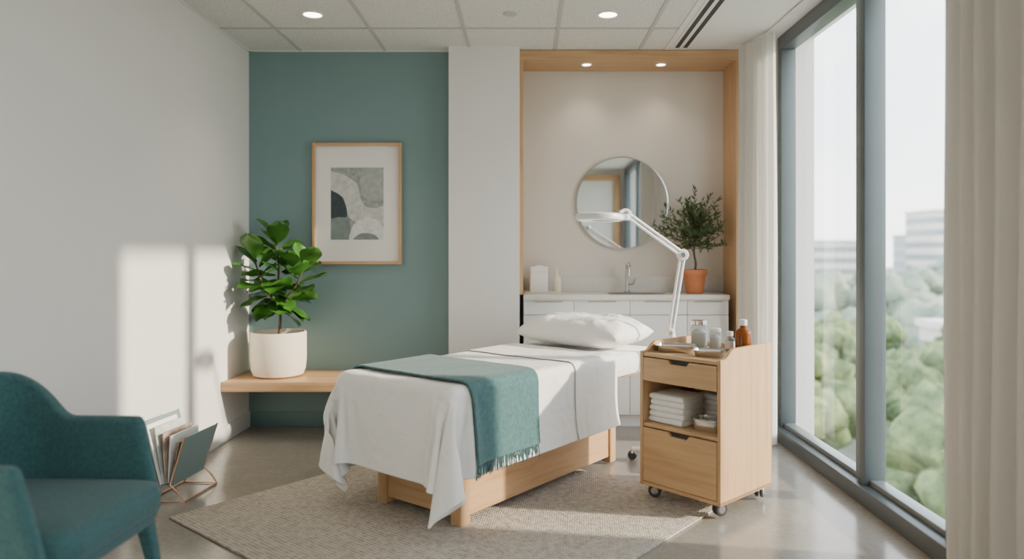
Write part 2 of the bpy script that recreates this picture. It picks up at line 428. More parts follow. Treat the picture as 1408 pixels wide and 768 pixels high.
shape('grey_top',[(.62,.60),(.56,.85),(.66,1.02),(1.02,1.02),(1.02,.60),(.82,.54)],(.37,.395,.38),-.0157)
shape('dark_arch',[(-.03,.32),(-.03,.66),(.06,.665),(.20,.60),(.29,.46),(.30,.32),(.15,.315)],(.045,.062,.07),-.0160)
shape('slate_form',[(-.03,-.03),(-.03,.32),(.15,.32),(.32,.31),(.37,.16),(.36,-.03),(.15,-.03)],(.21,.25,.25),-.0159)
shape('white_arch',[(.37,-.03),(.37,.10),(.45,.22),(.60,.29),(.78,.30),(.93,.24),(1.03,.14),(1.03,-.03),(.7,-.03)],(.68,.69,.67),-.0162)
shape('inner_arch',[(.42,-.03),(.46,.04),(.60,.09),(.76,.085),(.88,.04),(.90,-.03),(.65,-.03)],(.22,.25,.25),-.0165)

# ------------------------------------------------------------ cabinet + counter
g=grp('vanity_cabinet')
box('carcass',-.022,1.44,5.198,5.545,.09,.915,M_gap2,g)
box('toe_kick',-.022,1.44,5.24,5.545,.0,.09,M_base,g)
bx=[-.022,.337,.736,1.145,1.44]
for i in range(4):
    a,b_=bx[i]+.0018,bx[i+1]-.0018
    box('drawer_front_%d'%i,a,b_,5.18,5.197,.807,.903,M_white,g,bevel=.0012)
    box('door_front_%d'%i,a,b_,5.18,5.197,.095,.803,M_white,g,bevel=.0012)
    box('pull_%d'%i,(a+b_)/2-.10,(a+b_)/2+.10,5.176,5.181,.896,.903,M_gap2,g)
box('finger_rail',-.022,1.44,5.186,5.198,.903,.914,M_base,g)
box('countertop',-.022,1.44,5.15,5.548,.915,.950,M_terr,g,bevel=.003)
box('backsplash',-.022,1.498,5.53,5.549,.950,1.066,M_terr,g,bevel=.002)
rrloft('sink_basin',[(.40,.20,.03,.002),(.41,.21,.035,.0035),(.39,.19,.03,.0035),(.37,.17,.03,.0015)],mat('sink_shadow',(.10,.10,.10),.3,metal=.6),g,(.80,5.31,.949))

# faucet
g=grp('sink_faucet',(.752,5.44,.9505))
cyl('base',.024,.012,M_chrome,g)
pts=[(0,0,.01),(0,0,.17)]+[(0,-.045+.045*math.cos(a),.17+.045*math.sin(a)) for a in [math.pi*i/8 for i in range(1,9)]]+[(0,-.09,.13)]
tube('spout',pts,.014,M_chrome,g)
tube('lever',[(.012,0,.06),(.045,0,.065),(.06,0,.11)],.008,M_chrome,g)
# canisters
g=grp('vanity_tray',(.115,5.40,.9505))
rrloft('tray',[(.27,.13,.02,0),(.28,.14,.022,.012),(.272,.132,.02,.012),(.262,.122,.018,.004)],M_cream,g)
g=grp('tissue_canister',(.09,5.40,.955))
rrloft('body',[(.13,.09,.012,0),(.135,.095,.014,.004),(.135,.095,.014,.185),(.13,.09,.012,.19)],M_paper,g)
box('seam_lid',-.0685,.0685,-.0485,.0485,.150,.152,M_grid,g)
rrloft('lid_top',[(.07,.05,.02,.19),(.068,.048,.02,.2),(.04,.02,.01,.2)],M_paper,g)
g=grp('soap_dispenser',(.225,5.40,.955))
lathe('bottle',[(0,0),(.030,0),(.033,.004),(.033,.10),(.028,.118),(.012,.125),(.012,.14),(0,.14)],M_cream,g)
tube('pump',[(0,0,.14),(0,0,.172),(0,-.035,.172),(0,-.04,.165)],.006,M_plastic,g)

# mirror
g=grp('round_mirror',(.727,5.545,1.626))
lathe('glass',[(0,.018),(.343,.018),(.345,.016),(.345,0),(0,0)],mat('mirror_silver',(.84,.86,.86),.01,metal=1,vary=0),g,rot=(R(90),0,0),seg=96)
lathe('rim',[(.344,.0),(.352,.001),(.352,.021),(.344,.022)],M_steel,g,rot=(R(90),0,0),seg=96)

# ------------------------------------------------------------ plants
def leaf(vs,fs,org,d,L,W,roll,curl,nu=7,cup=.12,lim=None):
    d=d.normalized(); up=Vector((0,0,1))
    if abs(d.z)>.97: up=Vector((1,0,0))
    side=d.cross(up).normalized(); nrm=side.cross(d).normalized()
    q=Matrix.Rotation(roll,3,d); side=q@side; nrm=q@nrm
    base=len(vs); cols=(-1,-.5,0,.5,1)
    wav=random.uniform(0,6)
    for i in range(nu+1):
        t=i/nu; w=W/2*(max(0,math.sin(math.pi*(t*.97+.015)**1.35))**.75)
        for c_ in cols:
            p=org+d*(L*t)+side*(w*c_)+nrm*(-curl*L*t*t+cup*W*abs(c_)**1.5*(.6+.4*t)+.045*W*math.sin(wav+t*11)*abs(c_))
            p=Vector(p)
            if lim: lim(p)
            vs.append(p)
    for i in range(nu):
        for c_ in range(4):
            a=base+i*5+c_; fs.append((a,a+1,a+6,a+5))
PX,PY,PZ=-1.705,5.0,.405
g=grp('fiddle_leaf_fig',(PX,PY,PZ+.001))
lathe('pot',[(0,0),(.135,0),(.165,.012),(.180,.05),(.186,.12),(.186,.295),(.181,.303),(.172,.303),(.168,.295),(.168,.26),(0,.26)],M_cream,g,seg=56)
lathe('soil',[(0,.268),(.166,.262)],M_soil,g)
stems=[[(0,0,.25),(.012,0,.40),(-.01,.01,.56),(.0,0,.74),(-.02,.0,.92)],
       [(.004,0,.42),(.06,-.03,.52),(.14,-.05,.63),(.19,-.06,.74)],
       [(0,0,.46),(-.05,-.02,.55),(-.10,-.06,.66),(-.13,-.08,.78)]]
st=[]
for k,s in enumerate(stems):
    p=catmull(s,6); st.append(p); n=len(p); tube('stem_%d'%k,p,.011,M_bark,g,radii=[1-.6*i/n for i in range(n)])
def limfig(p):
    p.x=max(p.x,-.282+.01*math.sin(p.z*40)); p.y=min(p.y,.215)
vs=[];fs=[]
rnd=random.Random(11)
for k,(p,cnt,lo) in enumerate(((st[0],26,.40),(st[1],17,.15),(st[2],15,.2))):
    for i in range(cnt):
        f=lo+(1-lo)*i/(cnt-1); o_=p[min(len(p)-1,int(f*(len(p)-1)))]
        a=i*2.4+k*1.3+rnd.uniform(-.3,.3); 
        el=R(-20+78*((f-lo)/(1-lo))**1.3+rnd.uniform(-14,14))
        d=Vector((math.cos(a)*math.cos(el),math.sin(a)*math.cos(el),math.sin(el)))
        L=rnd.uniform(.155,.22); st_=o_+d*.02
        leaf(vs,fs,st_,d,L,L*.78,rnd.uniform(-.6,.6),rnd.uniform(.05,.3),lim=limfig)
o=mk('leaves',vs,fs,M_leaf,g,smooth=True)
sm=o.modifiers.new('s','SUBSURF'); sm.levels=1; sm.render_levels=1

g=grp('potted_olive_tree',(1.235,5.34,.9505))
lathe('pot',[(0,0),(.058,0),(.064,.004),(.078,.135),(.090,.137),(.092,.142),(.092,.172),(.088,.175),(.080,.175),(.076,.16),(0,.16)],M_terra,g)
lathe('soil',[(0,.166),(.079,.163)],M_soil,g)
tube('trunk',catmull([(0,0,.15),(.008,0,.22),(-.006,0,.30),(.004,0,.40),(0,0,.52)],5),.009,M_bark,g,radii=[1-.025*i for i in range(21)])
vs=[];fs=[];rnd=random.Random(5); tw=[]
for k in range(72):
    a=k*2.4; f=rnd.random(); el=R(rnd.uniform(-22,76)); 
    o0=Vector((0,0,rnd.uniform(.32,.50)))
    ln=rnd.uniform(.15,.27)
    d=Vector((math.cos(a)*math.cos(el),math.sin(a)*math.cos(el),math.sin(el)))
    e=o0+d*ln+Vector((0,0,.02)); e.x=max(-.24,min(e.x,.205)); e.y=max(-.2,min(e.y,.15))
    mid=o0.lerp(e,.5)-Vector((0,0,.012))
    pts=catmull([o0,mid,e],6); tw.append(pts)
    for i,p in enumerate(pts):
        if i<3: continue
        for s in (0,1):
            b_=rnd.uniform(0,6.28); dd=((e-o0).normalized()*.7+Vector((math.cos(b_),math.sin(b_),rnd.uniform(-.5,.8)))*.8).normalized()
            L=rnd.uniform(.038,.062); w=L*.14
            sd=dd.cross(Vector((rnd.uniform(-1,1),rnd.uniform(-1,1),1))).normalized()
            q=len(vs); vs+= [p,p+dd*L*.45+sd*w,p+dd*L,p+dd*L*.45-sd*w]; fs.append((q,q+1,q+2,q+3))
for v_ in vs: v_.x=min(v_.x,.24); v_.y=min(v_.y,.18)
mk('leaves',vs,fs,M_olive,g)
vs=[];fs=[]
for pts in tw:
    for i in range(len(pts)-1):
        a,b_=pts[i],pts[i+1]; d=(b_-a).normalized(); s1=d.cross(Vector((.3,.2,1))).normalized(); s2=d.cross(s1)
        q=len(vs); rr_=.0022
        for pp in (a,b_):
            for k in range(3):
                an=2.094*k; vs.append(pp+s1*rr_*math.cos(an)+s2*rr_*math.sin(an))
        for k in range(3): fs.append((q+k,q+(k+1)%3,q+3+(k+1)%3,q+3+k))
mk('twigs',vs,fs,M_bark,g)

# ------------------------------------------------------------ treatment bed
BA=math.atan2(-.618,.786); BO=Vector((-.6235,3.329,0))
bed=grp('treatment_bed',(BO.x,BO.y,.0),BA)
F0=.0115
hw=.285; y0,y1=.165,1.51
for i,(x,y) in enumerate(((-hw,y0),(hw-.065,y0),(-hw,y1-.065),(hw-.065,y1-.065))):
    box('post_%d'%i,x,x+.065,y,y+.065,F0,.54,WZ,bed,bevel=.006)
box('side_panel_r',hw-.035,hw-.012,y0+.06,y1-.06,F0+.035,.52,WY,bed,bevel=.002)
box('side_panel_l',-hw+.012,-hw+.035,y0+.06,y1-.06,F0+.035,.52,WY,bed,bevel=.002)
box('foot_panel',-hw+.06,hw-.06,y0+.012,y0+.035,F0+.035,.52,WX,bed,bevel=.002)
box('head_panel',-hw+.06,hw-.06,y1-.035,y1-.012,F0+.035,.52,WX,bed,bevel=.002)
box('platform',-.30,.30,.06,1.78,.50,.535,WY,bed,bevel=.004)
rrloft('mattress',[(.72,1.78,.05,.533),(.75,1.82,.06,.536),(.772,1.845,.065,.56),(.776,1.85,.065,.60),(.775,1.85,.065,.63),(.765,1.84,.06,.65),(.74,1.815,.05,.66)],M_sheet,bed,(0,0.925,0))

MB=Matrix.Translation(BO)@Matrix.Rotation(BA,4,'Z'); MBI=MB.inverted()
# ---- cloth simulation (the cloth is baked to a mesh in world space)
def collider(name,x0,x1,y0,y1,z0,z1,bev):
    o=box(name,x0,x1,y0,y1,z0,z1,M_sheet,bevel=bev); o.matrix_world=MB@Matrix.Translation(((x0+x1)/2,(y0+y1)/2,(z0+z1)/2))
    return o
def add_col(o,th=.004):
    md=o.modifiers.new('col','COLLISION'); o.collision.thickness_outer=th; o.collision.thickness_inner=.02; o.collision.cloth_friction=20
def sim(name,x0,x1,y0,y1,z,step,pin,frames,mt,bend,seed,mass=.25):
    nx=int(round((x1-x0)/step)); ny=int(round((y1-y0)/step)); vs=[];fs=[];pins=[]
    for j in range(ny+1):
        for i in range(nx+1):
            x=x0+(x1-x0)*i/nx; y=y0+(y1-y0)*j/ny
            p=pin(x,y)
            zz=z+.005*noise.noise(Vector((x*5+seed,y*3.5,0)))+.002*noise.noise(Vector((x*16,y*9+seed,3)))
            if p: pins.append(len(vs))
            vs.append(MB@Vector((x,y,zz)))
    for j in range(ny):
        for i in range(nx):
            a=j*(nx+1)+i; fs.append((a,a+1,a+nx+2,a+nx+1))
    o=mk(name,vs,fs,mt,smooth=True)
    vg=o.vertex_groups.new(name='pin'); vg.add(pins,1.0,'REPLACE')
    md=o.modifiers.new('cloth','CLOTH'); s=md.settings
    s.quality=7; s.mass=mass; s.air_damping=2.; s.tension_stiffness=20; s.compression_stiffness=20; s.shear_stiffness=6; s.bending_stiffness=bend
    s.vertex_group_mass='pin'; s.pin_stiffness=1
    md.collision_settings.distance_min=.006; md.collision_settings.collision_quality=3; md.collision_settings.use_self_collision=False
    md.point_cache.frame_start=1; md.point_cache.frame_end=frames
    scene.frame_start=1; scene.frame_end=frames
    for f in range(1,frames+1): scene.frame_set(f)
    dg=bpy.context.evaluated_depsgraph_get()
    me=bpy.data.meshes.new_from_object(o.evaluated_get(dg))
    o.modifiers.clear(); o.vertex_groups.clear(); o.data=me; me.name=name
    scene.frame_set(1)
    return o,nx,ny
# cloth stage is isolated from the rest of the scene for speed: hide heavy modifiers during stepping
c1=collider('c1',-.385,.385,.0,1.85,.52,.664,.03); add_col(c1)
c2=collider('c2',-.295,.295,.155,1.52,.0,.53,.01); add_col(c2)
sheet,nx,ny=sim('bed_sheet',-.385-.39,.385+.39,-.42,1.33,.672,.020,lambda x,y:abs(x)<.33 and y>.06,70,M_sheet,.35,2.)
def flare(o):
    for v in o.data.vertices:
        l=MBI@v.co; d=max(0,.64-l.z)
        if l.x<-.36: l.x-=.46*d*ss((.75-l.y)/.5)*ss((-l.x-.36)/.06)
        if l.y<.02: l.y-=.08*d
        v.co=MB@l
flare(sheet)
add_col(sheet,.004)
throw,tx,ty=sim('throw_blanket',-.385-.34,.385+.35,.10,.58,.686,.018,lambda x,y:abs(x)<.34,55,M_throw,3.,9.,.4)
sheet.modifiers.clear()
bpy.data.objects.remove(c1); bpy.data.objects.remove(c2)
# turned-down second layer of the top sheet
me=sheet.data; j0=int((.93+.42)/.020); me.update()
vs=[me.vertices[j*(nx+1)+i].co+me.vertices[j*(nx+1)+i].normal*.007*(1 if me.vertices[(ny//2)*(nx+1)+nx//2].normal.z>0 else -1) for j in range(j0,ny+1) for i in range(nx+1)]
fs=[(j*(nx+1)+i,j*(nx+1)+i+1,(j+1)*(nx+1)+i+1,(j+1)*(nx+1)+i) for j in range(ny-j0) for i in range(nx)]
cuff=mk('turned_down_fold',vs,fs,M_sheet,smooth=True); cuff.parent=sheet
def fringe(o,nx,ny,mt):
    me=o.data; cu=bpy.data.curves.new('fr','CURVE'); cu.dimensions='3D'; cu.bevel_depth=.0021; cu.bevel_resolution=1
    rnd=random.Random(3)
    for side in (0,nx):
        for j in range(ny):
            for k in range(3):
                a=me.vertices[j*(nx+1)+side].co; b_=me.vertices[(j+1)*(nx+1)+side].co
                p=a.lerp(b_,k/3+rnd.uniform(-.08,.08)); L=rnd.uniform(.052,.068)
                sp=cu.splines.new('POLY'); sp.points.add(3)
                dx,dy=rnd.uniform(-.007,.007),rnd.uniform(-.007,.007)
                for q in range(4):
                    t=q/3; sp.points[q].co=(p.x+dx*t,p.y+dy*t,p.z+.004-L*t,1)
    t=bpy.data.objects.new('tmp',cu); COL.objects.link(t)
    dg=bpy.context.evaluated_depsgraph_get(); m2=bpy.data.meshes.new_from_object(t.evaluated_get(dg)); bpy.data.objects.remove(t)
    m2.materials.clear(); m2.materials.append(mt)
    f=bpy.data.objects.new('fringe',m2); COL.objects.link(f); f.parent=o
fringe(throw,tx,ty,M_throw)
for o,th in ((sheet,.002),(throw,.008),(cuff,.002)):
    for p in o.data.polygons: p.use_smooth=True
    s=o.modifiers.new('sub','SUBSURF'); s.levels=1; s.render_levels=2
    s=o.modifiers.new('solid','SOLIDIFY'); s.thickness=th; s.offset=1 if o is throw else 0

# pillow
def pillow(name,W,D,H,loc,rz):
    n=44; vs=[];fs=[]
    for sgn in (1,-1):
        for j in range(n+1):
            for i in range(n+1):
                u=-1+2*i/n; v=-1+2*j/n
                x=W/2*u*(1+.03*(1-v*v)*abs(u)); y=D/2*v*(1-.05*(1-u*u)*abs(v))
                h=((1-abs(u)**3.4)*(1-abs(v)**3.0))**.46
                z=sgn*H/2*h
                if sgn<0: z*=.72
                z+= (.012*noise.noise(Vector((u*3,v*3,sgn)))*h*2 + .007*noise.noise(Vector((u*9,v*4,sgn)))*h)*(1 if sgn>0 else .3)
                vs.append((x,y,z))
    N=(n+1)**2
    for s in (0,1):
        for j in range(n):
            for i in range(n):
                a=s*N+j*(n+1)+i; fs.append((a,a+1,a+n+2,a+n+1) if s==0 else (a,a+n+1,a+n+2,a+1))
    o=mk(name,vs,fs,M_pillow,smooth=True)
    bm=bmesh.new(); bm.from_mesh(o.data); bmesh.ops.remove_doubles(bm,verts=bm.verts,dist=.0008)
    bmesh.ops.recalc_face_normals(bm,faces=bm.faces); bm.to_mesh(o.data); bm.free()
    for p in o.data.polygons: p.use_smooth=True
    o.location=loc; o.rotation_euler=(R(1.5),0,rz); return o
pc=MB@Vector((.005,1.585,.66+.094))
pillow('pillow',.74,.46,.215,pc,BA)

# ------------------------------------------------------------ trolley
TA=math.atan2(-.733,.68); tr_=grp('instrument_trolley',(.58,3.715,0),TA)
S=.47; zb=.078
def panel_pts(d0,d1):
    top=[(d0,.752),(d0+.03,.752)]
    for i in range(9):
        t=i/8; s_=t*t*(3-2*t); top.append((d0+.03+.09*t,.752+.045*s_))
    top+= [(d1-.012,.797),(d1-.003,.794),(d1,.785)]
    return [(d0,zb)]+top+[(d1,zb)]
prism('side_left',panel_pts(0,S),'x',0,.018,WZ,tr_)
prism('side_right',panel_pts(0,S),'x',S-.018,S,WZ,tr_)
box('back',.018,S-.018,S-.018,S,zb,.770,WZ,tr_)
box('top_board',.018,S-.018,0.004,S-.018,.727,.745,WX,tr_,bevel=.002)
box('shelf_upper',.018,S-.018,.02,S-.018,.600,.615,WX,tr_)
box('shelf_mid',.018,S-.018,.006,S-.018,.372,.390,WX,tr_,bevel=.002)
box('bottom',.0,S,.0,S,zb-.004,zb+.014,WX,tr_,bevel=.002)
def drawer(nm,z0,z1):
    cx=S/2; hwid=.062; dp=.020
    pts=[(.021,z0),(S-.021,z0),(S-.021,z1),(cx+hwid,z1),(cx+hwid-.016,z1-dp),(cx-hwid+.016,z1-dp),(cx-hwid,z1),(.021,z1)]
    prism(nm,pts,'y',-.001,.017,WX,tr_)
    box(nm+'_dark',cx-.075,cx+.075,.018,.03,z1-.04,z1+.003,M_gap,tr_)
drawer('drawer_front_top',.606,.722)
drawer('drawer_front_low',.096,.367)
for i,(x,y) in enumerate(((.045,.045),(S-.045,.045),(S-.045,S-.045),(.045,S-.045))):
    c_=grp('caster_%d'%i,(x,y,0),.5+i*.7); c_.parent=tr_
    for s_ in (-1,1): cyl('wheel',.033,.015,M_black,c_,(.012,.0075+.013*s_,.0445),(R(90),0,0),bev=.005)
    cyl('hub',.019,.043,M_steel,c_,(.012,.0215,.0445),(R(90),0,0),bev=.002)
    box('fork',-.012,.022,-.005,.005,.05,.068,M_steel,c_)
    cyl('stem',.010,.02,M_steel,c_,(0,0,.056))
# towels
tw_=grp('folded_towels',(0,0,0)); 
MT=Matrix.Translation(Vector((.58,3.715,0)))@Matrix.Rotation(TA,4,'Z')
def tloc(x,y,z): return tuple(MT@Vector((x,y,z)))
tw_.location=tloc(.132,.130,.3915); tw_.rotation_euler=(0,0,TA)
rnd=random.Random(2)
def folded(nm,w,d,h,z,parent,rz,dx):
    k=10
    def ring(x,sc):
        P=[]
        for i in range(k+1):
            a=R(-90-180*i/k); P.append((x,-d/2+h/2*sc+(h/2*sc)*math.cos(a) ,z+h/2+math.sin(a)*(h/2)*sc))
        P.append((x,d/2*sc,z+h/2+h/2*sc)); P.append((x,d/2*sc,z+h/2+.0015)); P.append((x,-d/2+h*.55,z+h/2)); P.append((x,d/2*sc,z+h/2-.0015)); P.append((x,d/2*sc,z+h/2-h/2*sc))
        return P
    rings=[]
    for t,sc in ((-1,.62),(-.985,.86),(-.95,1),(-.5,1.02),(0,.98),(.5,1.02),(.95,1),(.985,.86),(1,.62)):
        rings.append(ring(w/2*t,sc))
    loft(nm,rings,M_towel,parent,(dx,0,0),(0,0,rz),ang=60)
z=0
for i in range(5):
    h=.030; folded('towel_%d'%i,.20+rnd.uniform(-.006,.006),.18+rnd.uniform(-.006,.004),h,z,tw_,rnd.uniform(-.05,.05),rnd.uniform(-.003,.003)); z+=h-.001
t2=grp('hand_towel',tloc(.235,.330,.3915),TA)
for kf in range(5):
    folded('fold_%d'%kf,.15,.13,.028,kf*.0272,t2,.04*kf,0)
def pan(name,w,d,h,loc,rz,extra=True):
    g=grp(name,loc,rz)
    rrloft('pan',[(w*.82,d*.8,.025,0),(w*.86,d*.84,.028,.003),(w*.95,d*.94,.03,h-.003),(w*1.04,d*1.05,.034,h-.001),(w*1.04,d*1.05,.034,h+.001),(w*.93,d*.92,.03,h),(w*.84,d*.82,.025,.006)],M_steel,g)
    if extra:
        rnd=random.Random(int(w*1000))
        for i in range(4):
            a=rnd.uniform(-.3,.3); y=-d*.25+i*d*.16
            tube('instrument_%d'%i,[(-w*.33,y,h*.55+.004*i),(0,y+.01*a,h*.6+.004*i),(w*.33,y+.03*a,h*.58+.003*i)],.0035,M_chrome if i%2 else M_plastic,g)
    return g
pan('instrument_tray',.21,.13,.036,tloc(.120,.15,.7455),TA+.55)
pan('instrument_tray',.155,.11,.032,tloc(.325,.13,.7455),TA+.4)
pan('instrument_tray',.155,.12,.060,tloc(.350,.095,.3915),TA+.1)
# jars
def jar(name,r,h,loc,lid,fill):
    g=grp(name,loc)
    lathe('glass',[(0,0),(r-.004,0),(r,.005),(r,h*.72),(r*.86,h*.79),(r*.86,h*.82)],M_jar,g)
    lathe('contents',[(0,.006),(r-.007,.006),(r-.005,.015),(r-.005,h*.55),(r*.5,h*.66),(0,h*.68)],fill,g)
    cyl('lid',r*.93,h*.17,lid,g,(0,0,h*.82),bev=.003)
jar('cotton_jar',.045,.145,tloc(.095,.385,.7455),M_steel,M_towel)
jar('cotton_jar',.032,.11,tloc(.195,.385,.7455),M_plastic,M_towel)
g=grp('label_vial',tloc(.288,.375,.7455))
lathe('glass',[(0,0),(.022,0),(.025,.004),(.025,.062),(.015,.072),(.015,.076),(0,.076)],M_jar,g)
lathe('label',[(.0255,.012),(.0255,.05)],M_paper,g)
lathe('liquid',[(0,.003),(.019,.003),(.019,.05),(0,.05)],mat('vial_blue',(.25,.42,.5),.3),g)
cyl('cap',.017,.024,M_plastic,g,(0,0,.076),bev=.002)
g=grp('amber_bottle',tloc(.372,.365,.7455))
lathe('glass',[(0,0),(.035,0),(.040,.005),(.040,.095),(.035,.112),(.018,.125),(.016,.14),(0,.14)],M_amber,g)
lathe('liquid',[(0,.004),(.035,.004),(.035,.075),(0,.075)],mat('amber_liquid',(.22,.05,.008),.3),g)
cyl('cap',.018,.03,M_plastic,g,(0,0,.138),bev=.002)

# ------------------------------------------------------------ magnifier lamp
LX,LY=.865,4.33
g=grp('magnifying_lamp',(LX,LY,0))
cyl('hub',.04,.05,M_plastic,g,(0,0,.055),bev=.006)
for i,a in enumerate((168,84,-6,258)):
    ca,sa=math.cos(R(a)),math.sin(R(a)); L=.235
    tube('foot_%d'%i,[(.02*ca,.02*sa,.085),(L*ca,L*sa,.070)],.014,M_plastic,g)
    cyl('caster_%d'%i,.027,.026,M_black,g,(L*ca+.013*sa,L*sa-.013*ca,.0275),(R(90),0,R(a)),bev=.006)
    cyl('caster_pin_%d'%i,.008,.03,M_steel,g,(L*ca,L*sa,.045))
tube('post',[(0,0,.09),(0,0,.72)],.015,M_plastic,g)
cyl('socket',.021,.07,M_plastic,g,(0,0,.70),bev=.004)
E=Vector((.062,-.01,1.238)); B0=Vector((-.008,0,.775)); J=Vector((.575-LX,4.20-LY,1.475)); 
def arm(nm,a,b_,gap,r):
    d=(b_-a).normalized(); s_=Vector((0,1,0)); n_=d.cross(s_).normalized()
    for k in (-1,1):
        tube('%s_rod_%d'%(nm,k),[a+n_*gap*k,b_+n_*gap*k],r,M_plastic,g)
    tube(nm+'_spring',[a.lerp(b_,.12),a.lerp(b_,.45)],.006,M_chrome,g)
def knob(nm,p,r,w):
    cyl(nm,r,w,M_plastic,g,(p.x,p.y+w/2,p.z),(R(90),0,0),bev=.005)
    cyl(nm+'_screw',r*.45,w+.014,M_steel,g,(p.x,p.y+w/2+.007,p.z),(R(90),0,0),bev=.002)
arm('lower_arm',B0,E,.0115,.0088); arm('upper_arm',E,J,.0115,.0088)
knob('base_joint',B0,.026,.032); knob('elbow_joint',E,.034,.036); knob('head_joint',J,.030,.034)
tube('neck',[J,J+Vector((-.012,-.003,.02)),J+Vector((-.035,-.01,.005))],.014,M_plastic,g)
HC=Vector((.413-LX,4.12-LY,1.452))
hr=grp('head',HC); hr.parent=g; hr.rotation_euler=(R(-1.0),R(1),0)
lathe('ring',[(.085,-.020),(.126,-.020),(.134,-.014),(.137,0),(.132,.014),(.118,.021),(.088,.021),(.083,.008),(.085,-.020)],M_plastic,hr,seg=64)
lathe('lens',[(0,.010),(.05,.007),(.085,.003),(.085,-.002),(.05,-.006),(0,-.009)],M_jar,hr,seg=48)
lathe('led_ring',[(.092,-.0205),(.120,-.0205)],mat('led',(.9,.92,.92),.4,emis=((1,1,1),.6)),hr,seg=48)
rrloft('head_bracket',[(.05,.05,.012,-.014),(.056,.056,.014,0),(.05,.05,.012,.020)],M_plastic,hr,(.142,.01,0))

# ------------------------------------------------------------ armchair
ch=grp('armchair',(-1.595,2.30,0),R(-2))
path=[]
def seg(a,b_,n):
    for i in range(n): path.append(Vector((a[0]+(b_[0]-a[0])*i/n,a[1]+(b_[1]-a[1])*i/n)))
seg((.265,-.29),(-.10,-.29),14)
for i in range(12): a=R(270-90*i/12); path.append(Vector((-.10+.18*math.cos(a),-.11+.18*math.sin(a))))
seg((-.28,-.11),(-.28,.11),8)
for i in range(12): a=R(180-90*i/12); path.append(Vector((-.10+.18*math.cos(a),.11+.18*math.sin(a))))
seg((-.10,.29),(.265,.29),14); path.append(Vector((.265,.29)))
rings=[]
N=len(path)
for i,p in enumerate(path):
    a=path[max(0,i-1)]; b_=path[min(N-1,i+1)]; d=(b_-a).normalized(); nrm=Vector((d.y,-d.x))
    if nrm.dot(p-Vector((-.05,0)))<0: nrm=-nrm
    bk=ss((-.04-p.x)/.20)
    zt=.672+.160*bk; zb_=.335; th=.055+.012*bk
    rad=.022; ring=[]
    sh=1.
    if i in (0,N-1): sh=.45
    for cx,cz,a0 in ((th/2-rad,zt-rad,0),(-th/2+rad,zt-rad,90),(-th/2+rad,zb_+rad,180),(th/2-rad,zb_+rad,270)):
        for k in range(5):
            an=R(a0+22.5*k); nn=cx+rad*math.cos(an); zz=cz+rad*math.sin(an)
            nn*=sh
            if sh<1: zz=(zt+zb_)/2+(zz-(zt+zb_)/2)*.93
            lean=(zz-.42)*(.06+.14*bk)
            fwd=0
            if p.x>.02: fwd=(p.x-.02)/.245*(-.075)*ss((zz-.36)/.32)+(p.x-.02)/.245*.03
            q=p+nrm*(nn+lean)
            ring.append((q.x+fwd,q.y,zz))
    rings.append(ring)
sh_=loft('shell',rings,M_chair,ch,ang=80)
s=sh_.modifiers.new('s','SUBSURF'); s.levels=1; s.render_levels=2
se=rrloft('seat_cushion',[(.54,.50,.07,.36),(.575,.53,.08,.375),(.60,.545,.09,.40),(.60,.545,.09,.435),(.58,.53,.085,.455),(.53,.48,.07,.465),(.3,.28,.05,.470)],M_chair,ch,(.035,0,0),ang=80)
se2=rrloft('seat_base',[(.5,.50,.06,.31),(.54,.56,.08,.325),(.56,.58,.08,.35),(.56,.58,.08,.375)],M_chair,ch,(.03,0,0),ang=80)
for i,(x,y,dx,dy) in enumerate(((.26,.235,.05,.035),(.26,-.235,.05,-.035),(-.22,.20,-.05,.035),(-.22,-.20,-.05,-.035))):
    rings=[]
    for k in range(6):
        t=k/5; w=.052-.022*t
        rings.append([(q[0]+x+dx*t,q[1]+y+dy*t,.33-.33*t) for q in rr(w,w,.012,0,4)])
    loft('leg_%d'%i,rings,M_chair,ch)

# ------------------------------------------------------------ magazine rack
g=grp('magazine_rack',(-1.80,3.80,0),R(-6))
def lean_panel(nm,x0,z0,x1,z1,ya,yb,t,mt,skew=0):
    pts=[(x0,z0),(x1,z1),(x1+t,z1),(x0+t,z0)]
    return prism(nm,pts,'y',ya,yb,mt,g)
lean_panel('panel_right',.025,.085,.10,.325,-.15,.15,.008,M_rackteal)
lean_panel('panel_left',-.033,.085,-.115,.40,-.15,.15,.008,M_rackteal)
box('base_plate',-.033,.033,-.15,.15,.078,.086,M_rackteal,g)
for k,y in enumerate((-.155,.155)):
    tube('leg_frame_%d'%k,[(-.085,y,.006),(.105,y,.006),(.075,y,.05),(.03,y,.09),(.108,y,.33)],.0045,M_copper,g)
    tube('leg_frame_b_%d'%k,[(-.085,y,.006),(-.03,y,.09),(-.118,y,.405)],.0045,M_copper,g)
tube('foot_rail_r',[(.105,-.155,.006),(.105,.155,.006)],.0045,M_copper,g)
tube('foot_rail_l',[(-.085,-.155,.006),(-.085,.155,.006)],.0045,M_copper,g)
mags=[M_paper,M_rackgrey,M_mag,M_paper,M_mag]
for i,mm in enumerate(mags):
    x0=-.020+i*.0085; f=-.078+i*.030; zt=.385-.022*i+(.01 if i%2 else 0)
    lean_panel('magazine_%d'%i,x0,.09,x0+f,zt,-.160+.008*i,.10+.005*i,.007,mm)

